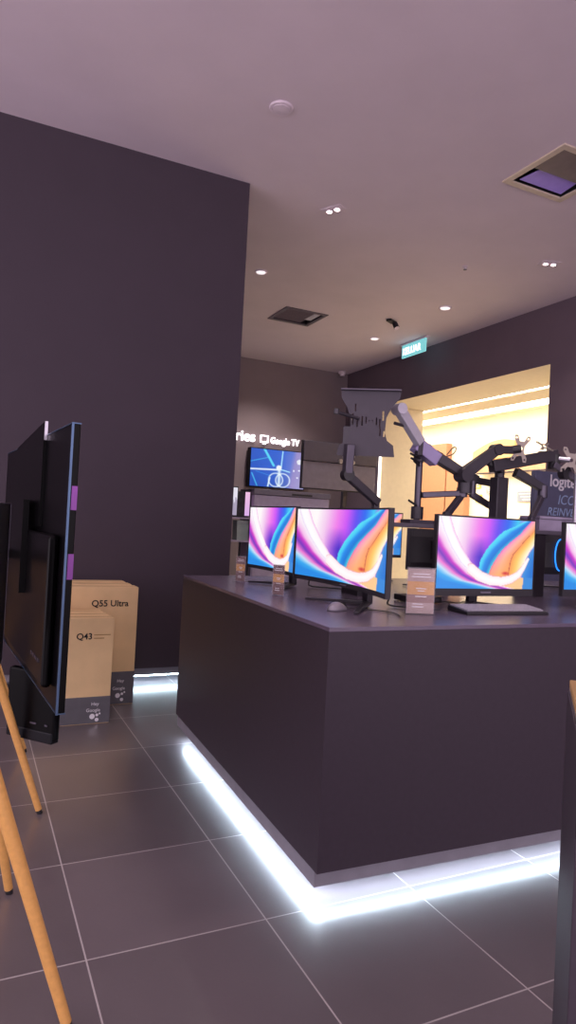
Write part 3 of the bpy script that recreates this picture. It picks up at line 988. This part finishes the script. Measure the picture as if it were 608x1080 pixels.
# 5: thin silver post at the right
a = armroot('monitor_arm', 'thin silver post monitor stand at the right edge', 2.215)
a.location = isl(2.10, .93, RZ)
bm = B(); cyl(bm, (0, -.05, -.02), (0, -.05, .40), .016); obj('pole', bm, M_silver, a)
bm = B(); box(bm, -.03, .03, -.075, .0, -.03, 0); obj('clamp', bm, M_steel, a, bevel=.003)
joint(a, (0, -.05, .41), .026, .08, M_satin, 'collar')
seg(a, (.02, -.05, .41), (.20, -.06, .47), .04, .05, M_satin, 'arm')

# ------------------------------------------------------------------ things on the countertop
t = thing('keyboard', 'black keyboard in front of the flat monitor', 'keyboard', isl(1.04, .315), AN - math.radians(3))
bm = B()
prof = [(-.075, 0), (.075, 0), (.075, .026), (-.075, .014)]
va = [bm.verts.new((-.225, y, z)) for y, z in prof]; vb = [bm.verts.new((.225, y, z)) for y, z in prof]
for i in range(4):
    j = (i + 1) % 4
    bm.faces.new((va[i], va[j], vb[j], vb[i]))
bm.faces.new(va[::-1]); bm.faces.new(vb)
obj('case', bm, M_black, t, bevel=.003)
bm = B()
M_key = mat('keycap_grey', '#aaa4b0', .5)
sl = .012 / .15
for r in range(6):
    y = -.058 + r * .0225
    x = -.212
    while x < .20:
        w = .0195 if not (r == 0 and -.10 < x < -.02) else .11
        z = .0145 + (y + .075) * sl
        box(bm, x, min(x + w - .003, .214), y, y + .0185, z, z + .006)
        x += w
obj('keycaps', bm, M_key, t)
bm = B(); tube(bm, [(-.1, .075, .018), (-.09, .12, .007), (-.02, .19, .007), (-.03, .27, .007), (.08, .36, .007)], .003); obj('cable', bm, M_black, t)

t = thing('computer_mouse', 'silver grey computer mouse near the counter corner', 'mouse', isl(.255, .42), AN - math.radians(70))
bm = B()
bmesh.ops.create_uvsphere(bm, u_segments=24, v_segments=14, radius=1)
for v in bm.verts:
    x, y, z = v.co
    ww = .031 * (1 - .12 * y)
    v.co = (x * ww, y * .056, max(0, z) * (.036 - .008 * y - .006 * y * y) + .001)
bmesh.ops.remove_doubles(bm, verts=bm.verts, dist=1e-5)
obj('shell', bm, mat('mouse_silver', '#8f8995', .35, .3), t, smooth=True)
bm = B(); cyl(bm, (-.004, .026, .028), (.004, .026, .028), .0085); obj('scroll_wheel', bm, M_black, t)
bm = B(); box(bm, -.0008, .0008, .01, .05, .018, .0335); obj('button_seam', bm, M_black, t)
bm = B(); tube(bm, [(0, .054, .012), (.01, .10, .005), (.09, .16, .004), (.18, .16, .004), (.26, .1, .004)], .0025); obj('cable', bm, M_black, t)

M_acryl = mat('clear_acrylic', '#f2eef4', .05, alpha=.07)
M_maroon = mat('maroon_print', '#7d5a5c', .5)
M_orange = mat('orange_print', '#dca35c', .5)
M_brown = mat('taupe_print', '#b89e9b', .5)
M_mid = mat('brown_print', '#98736f', .5)
def acrylic_sign(label, lx, ly, rz, w, h, pale, tilt=0.):
    t = thing('acrylic_sign', label, 'sign stand', isl(lx, ly), AN + rz, 'price stands')
    bm = B(); box(bm, -w / 2 - .004, w / 2 + .004, 0, .002, .002, h); box(bm, -w / 2 - .004, w / 2 + .004, .004, .006, .002, h); obj('holder', bm, M_acryl, t)
    bm = B(); box(bm, -w / 2 - .004, w / 2 + .004, -.03, .07, 0, .002); obj('base', bm, M_acryl, t)
    ms = [M_brown, M_orange, M_mid, M_white] if pale else [M_maroon, M_orange, M_mid, M_white]
    bm = B()
    st = [(.02, .25, 0), (.25, .42, 2), (.42, .70, 1), (.70, .97, 0)] if pale else [(.02, .36, 0), (.36, .42, 2), (.42, .68, 1), (.68, .97, 0)]
    for a_, b_, mi in st:
        box(bm, -w / 2, w / 2, .0025, .0038, h * a_, h * b_, mi)
    for (zz, x0, x1) in ((.86, -.3, .32), (.80, -.36, .36), (.55, -.18, .2), (.50, -.12, .14), (.38, -.2, .22), (.22, -.28, .1), (.16, -.3, .12)):
        box(bm, w * x0, w * x1, .002, .0026, h * zz - .002, h * zz + .002, 3)
    obj('card', bm, ms, t)
acrylic_sign('striped acrylic price stand farthest left on the counter, before the left monitor', .24, 1.62, -PI / 2 + math.radians(42), .058, .152, False)
acrylic_sign('striped acrylic price stand left of the wide curved monitor', .20, .95, -PI / 2 + math.radians(38), .062, .155, False)
acrylic_sign('wide pale striped acrylic price stand between the two front monitors', .585, .285, math.radians(-20), .118, .202, True)
# small box behind, between the monitors
t = thing('mini_computer', 'flat black box on the counter between the front monitors', 'computer', isl(.86, .70), AN)
bm = B(); box(bm, -.09, .09, -.08, .08, .004, .034); obj('case', bm, M_black, t, bevel=.004)
bm = B(); box(bm, -.07, .07, -.084, -.079, .012, .024); obj('front_grille', bm, M_steel, t)
bm = B(); tube(bm, [(.085, 0, .015), (.15, -.03, .005), (.20, -.12, .004), (.12, -.22, .004), (.0, -.26, .004)], .003); obj('cable', bm, M_black, t)

# standing sign panel at the right, partly behind the silver post
t = thing('sign_panel', 'tall blue grey standing sign with white and blue lettering at the right', 'sign', (5.62, 5.0, 0))
bm = B(); box(bm, -.48, .48, 0, .06, .03, 2.02); obj('board', bm, mat('blue_grey_board', '#5f5f79', .55), t, bevel=.004)
bm = B(); box(bm, -.45, .45, -.12, .18, 0, .03); obj('base', bm, M_black, t, bevel=.003)
text_obj('lettering', 'logitech', .168, M_white, t, T(-.285, -.002, 1.875) @ RX, .001, bold=.003)
M_blueink = mat('blue_print', '#9db4d8', .5)
text_obj('lettering', 'ICON', .14, M_blueink, t, T(-.165, -.002, 1.695) @ RX, .001, shear=.2)
text_obj('lettering', 'REINVENTED', .118, M_blueink, t, T(-.305, -.002, 1.575) @ RX, .001, shear=.2)

# ------------------------------------------------------------------ cartons against the left wall
def carton(label, x0, x1, y0, y1, h, group, front=None, band=.17):
    cx = (x0 + x1) / 2
    t = thing('tv_carton', label, 'carton', (cx, y0, 0), 0, group)
    hw, d = (x1 - x0) / 2, y1 - y0
    bm = B(); box(bm, -hw, hw, 0, d, 0, h); obj('body', bm, M_kraft, t, bevel=.004)
    bm = B(); box(bm, -hw - .001, hw + .001, -.001, d + .001, .004, band); obj('printed_band', bm, M_band, t)
    bm = B(); box(bm, -hw, hw, d * .46, d * .54, h - .001, h + .0012); obj('lid_seam', bm, M_kraftdark, t)
    if front:
        s, size, tx, tz = front
        text_obj('lettering', s, size, M_ink, t, T(tx - cx, -.0015, tz) @ RX, .0006, bold=.001)
        gx = x1 - cx - .125
        k = band / .155
        text_obj('lettering', 'Hey', .030, M_white, t, T(gx + .005, -.0025, band - .05 * k) @ RX, .0006)
        text_obj('lettering', 'Google', .030, M_white, t, T(gx - .025, -.0025, band - .085 * k) @ RX, .0006)
        bm = B()
        for (dx, dz, r) in ((.015, -.112, .017), (.045, -.105, .009), (.062, -.098, .006), (.045, -.132, .012)):
            cyl(bm, (gx + dx, -.0025, band + dz * k), (gx + dx, 0, band + dz * k), r)
        obj('dots_logo', bm, M_white, t)
        if s == 'Q43':
            bm = B(); box(bm, tx - cx + .11, tx - cx + .215, -.0015, 0, tz + .024, tz + .03); box(bm, tx - cx + .11, tx - cx + .175, -.0015, 0, tz + .002, tz + .008)
            obj('fine_print', bm, M_kraftdark, t)
    return t
G5, G4 = 'tall brown tv cartons', 'short brown tv cartons'
carton('tall brown tv carton at the front of its row, behind the shorter ones', .45, 1.142, 4.82, 4.965, .838, G5, ('Q55 Ultra', .062, .815, .703), .235)
carton('middle one of the row of tall brown tv cartons', .45, 1.125, 4.97, 5.11, .842, G5)
carton('rearmost tall brown tv carton, next to the left wall', .45, 1.11, 5.115, 5.25, .846, G5)
carton('short brown tv carton nearest the camera', .42, .90, 4.42, 4.53, .683, G4, ('Q43', .055, .665, .547), .175)
carton('middle one of the row of short brown tv cartons', .42, .882, 4.535, 4.645, .685, G4)
carton('rearmost short brown tv carton, touching the tall ones', .42, .868, 4.65, 4.76, .688, G4)

# ------------------------------------------------------------------ televisions on wooden easels at the left
ta = math.radians(90 + 4.1)                      # direction of the tv's long side, going away from us
t = thing('flat_tv', 'big glossy black television seen edge on at the left, on a wooden easel', 'television', (.33, 2.45, .655), ta)
L, H = 1.76, 1.02
bm = B(); box(bm, 0, L, -.014, .014, 0, H); obj('panel', bm, M_gloss, t, bevel=.003)
bm = B(); box(bm, -.004, .004, .010, .018, -.004, H + .004); box(bm, 0, L, -.016, .016, H, H + .004); box(bm, 0, L, -.016, .016, -.004, 0)
obj('frame', bm, mat('blue_steel_frame', '#4c6280', .3, .6), t)
bm = B(); box(bm, .12, L - .12, .014, .05, .06, .62); obj('back_cover', bm, M_gloss, t, bevel=.015)
for k in range(4):
    bm = B(); box(bm, .20 + k * .05, .225 + k * .05, .05, .053, .14, .155); obj('port', bm, M_steel, t)
for (z0, z1) in ((.715, .80), (.47, .56)):  # magenta patches painted in place of reflections on the set's edge
    bm = B(); box(bm, -.002, -.0, -.014, .006, z0, z1); obj('painted_reflection', bm, mat('magenta_reflection', '#8a3aa0', .4), t)['label'] = 'painted magenta reflection on the edge'
bm = B(); box(bm, .62, 1.1, .05, .075, .35, .75); obj('mount_plate', bm, M_gloss, t)
# black box slung under the near end of the set
pa, pb = Vector((.386, 3.056)), Vector((.205, 3.27))
dv = pb - pa
LM = (T(.33, 2.45, .655) @ Matrix.Rotation(ta, 4, 'Z')).inverted() @ T(pa.x, pa.y, .342) @ Matrix.Rotation(math.atan2(dv.y, dv.x), 4, 'Z')
bm = B(); box(bm, 0, dv.length, -.04, 0, .008, .308, M=LM); lu = obj('lower_unit', bm, M_gloss, t, bevel=.01)
bm = B(); box(bm, .006, dv.length - .006, -.043, .004, 0, .05, M=LM); obj('bottom_cap', bm, mat('blue_black_plastic', '#0e0d14', .4, spec=.2), lu, bevel=.006)
for x0, x1 in ((.035, .05), (.10, .135)):
    bm = B(); box(bm, x0, x1, .0, .004, .075, .082, M=LM); obj('clasp', bm, M_steel, lu)
# black fin that rises over the top edge
bm = B()
f = [(.50, .64), (.50, 1.075), (.53, 1.075), (1.25, 1.02), (1.4, .95), (1.4, .64)]
va = [bm.verts.new((x, .0145, z)) for x, z in f]; vb = [bm.verts.new((x, .028, z)) for x, z in f]
for i in range(len(f)):
    j = (i + 1) % len(f)
    bm.faces.new((va[i], va[j], vb[j], vb[i]))
bm.faces.new(va[::-1]); bm.faces.new(vb)
fin = obj('mount_fin', bm, M_gloss, t)
bm = B(); bar(bm, (.497, .021, 1.0), (.497, .021, 1.078), .015, .012); obj('fin_cap', bm, M_silver, fin)

def easel(label, tips, tops, back, rail):
    t = thing('tv_easel', label, 'easel', (tips[0][0], tips[0][1], 0), 0, 'wooden tv easels')
    o = Vector((tips[0][0], tips[0][1], 0))
    for a_, b_ in list(zip(tips, tops)) + [back]:
        a_, b_ = Vector(a_) - o, Vector(b_) - o
        d = (b_ - a_).normalized()
        bm = B(); cyl(bm, a_ + d * .02, b_, .0145, .023, 20); lg = obj('leg', bm, M_wood, t, smooth=False)
        bm = B(); cyl(bm, a_ + Vector((0, 0, .0)), a_ + d * .022, .0125, .0135, 20); obj('foot_cap', bm, M_black, lg)
    p, q = Vector(tops[0]) - o, Vector(tops[1]) - o
    bm = B(); bar(bm, p, q, .06, .05); obj('rail', bm, M_black, t, bevel=.004)
    bm = B()
    bar(bm, Vector(rail[0]) - o, Vector(rail[1]) - o, .05, .04); obj('mount_arm', bm, M_gloss, t)
    return t
easel('wooden legged easel under the big television, its feet beside the cartons',
      [(.363, 3.178, .0), (.358, 4.01, .0)], [(-.012, 3.165, 1.12), (-.02, 3.90, 1.12)], ((-.50, 3.55, 0), (-.02, 3.55, 1.12)),
      ((-.02, 3.45, 1.12), (.185, 3.45, 1.15)))
easel('wooden legged easel nearest the camera at the left edge',
      [(.311, 1.83, 0), (.204, 2.553, 0)], [(-.055, 1.83, 1.16), (-.01, 2.33, 1.16)], ((-.55, 2.1, 0), (-.05, 2.1, 1.16)),
      ((-.05, 2.02, 1.15), (.035, 2.02, 1.15)))
t = thing('flat_tv', 'second black television, only its edge showing at the left border', 'television', (.108, 2.32, .88), math.radians(-96))
bm = B(); box(bm, 0, 1.0, -.015, .015, 0, .497); obj('panel', bm, M_gloss, t, bevel=.003)
bm = B(); box(bm, .1, .9, -.045, -.015, .05, .33); obj('back_cover', bm, M_gloss, t, bevel=.01)
bm = B(); box(bm, -.003, 0, -.016, .016, -.003, .5); box(bm, 0, 1., -.016, .016, .497, .5); obj('frame', bm, M_steel, t)

# dark pedestal at the right border
t = thing('pedestal', 'dark pedestal with pale wooden edge at the right border', 'pedestal', (.941, .792, 0), math.radians(-46))
bm = B(); box(bm, 0, .5, 0, .45, 0, 1.015); obj('body', bm, M_counter, t, bevel=.003)
bm = B(); box(bm, .004, .5, .0, .45, 1.016, 1.022); obj('edge_strip', bm, M_silver, t)
bm = B(); box(bm, .004, .5, .0, .45, 1.022, 1.04); obj('top', bm, M_kraftdark, t, bevel=.002)

# ------------------------------------------------------------------ light
w = bpy.data.worlds.new('world')
SC.world = w
w.use_nodes = True
bg = w.node_tree.nodes['Background']
bg.inputs[0].default_value = (.92, .78, .90, 1)
bg.inputs[1].default_value = 2.4

def spot(x, y, e, col=(1, .9, .84), ang=120, z=CZ - .05, r=.05):
    l = bpy.data.lights.new('downlight_or_fill', 'SPOT')
    l.energy = e; l.color = col; l.spot_size = math.radians(ang); l.spot_blend = .8; l.shadow_soft_size = r
    o = bpy.data.objects.new('downlight_or_fill', l)
    COL.objects.link(o)
    o.location = (x, y, z)
for (x, y, e) in ((2.878, 5.386, 45), (5.43, 5.231, 45), (.3, 2.0, 60), (2.6, 1.6, 50), (5.2, 2.2, 40), (4.6, 10.0, 170), (4.4, 8.2, 90), (3.4, 6.8, 60), (-1.5, 3.6, 30)):  # first two are the twin downlights; the rest are added fill without fittings
    spot(x, y, e)
for (x, y, e) in ((10.0, 9.0, 170), (10.0, 14.0, 190)):  # unseen lamps added to brighten the mall
    spot(x, y, e, (1, .92, .78), 150, 4.2, .4)

SC.view_settings.view_transform = 'Standard'
SC.view_settings.look = 'None'
SC.view_settings.gamma = 1
SC.view_settings.use_curve_mapping = False
SC.view_settings.exposure = 0
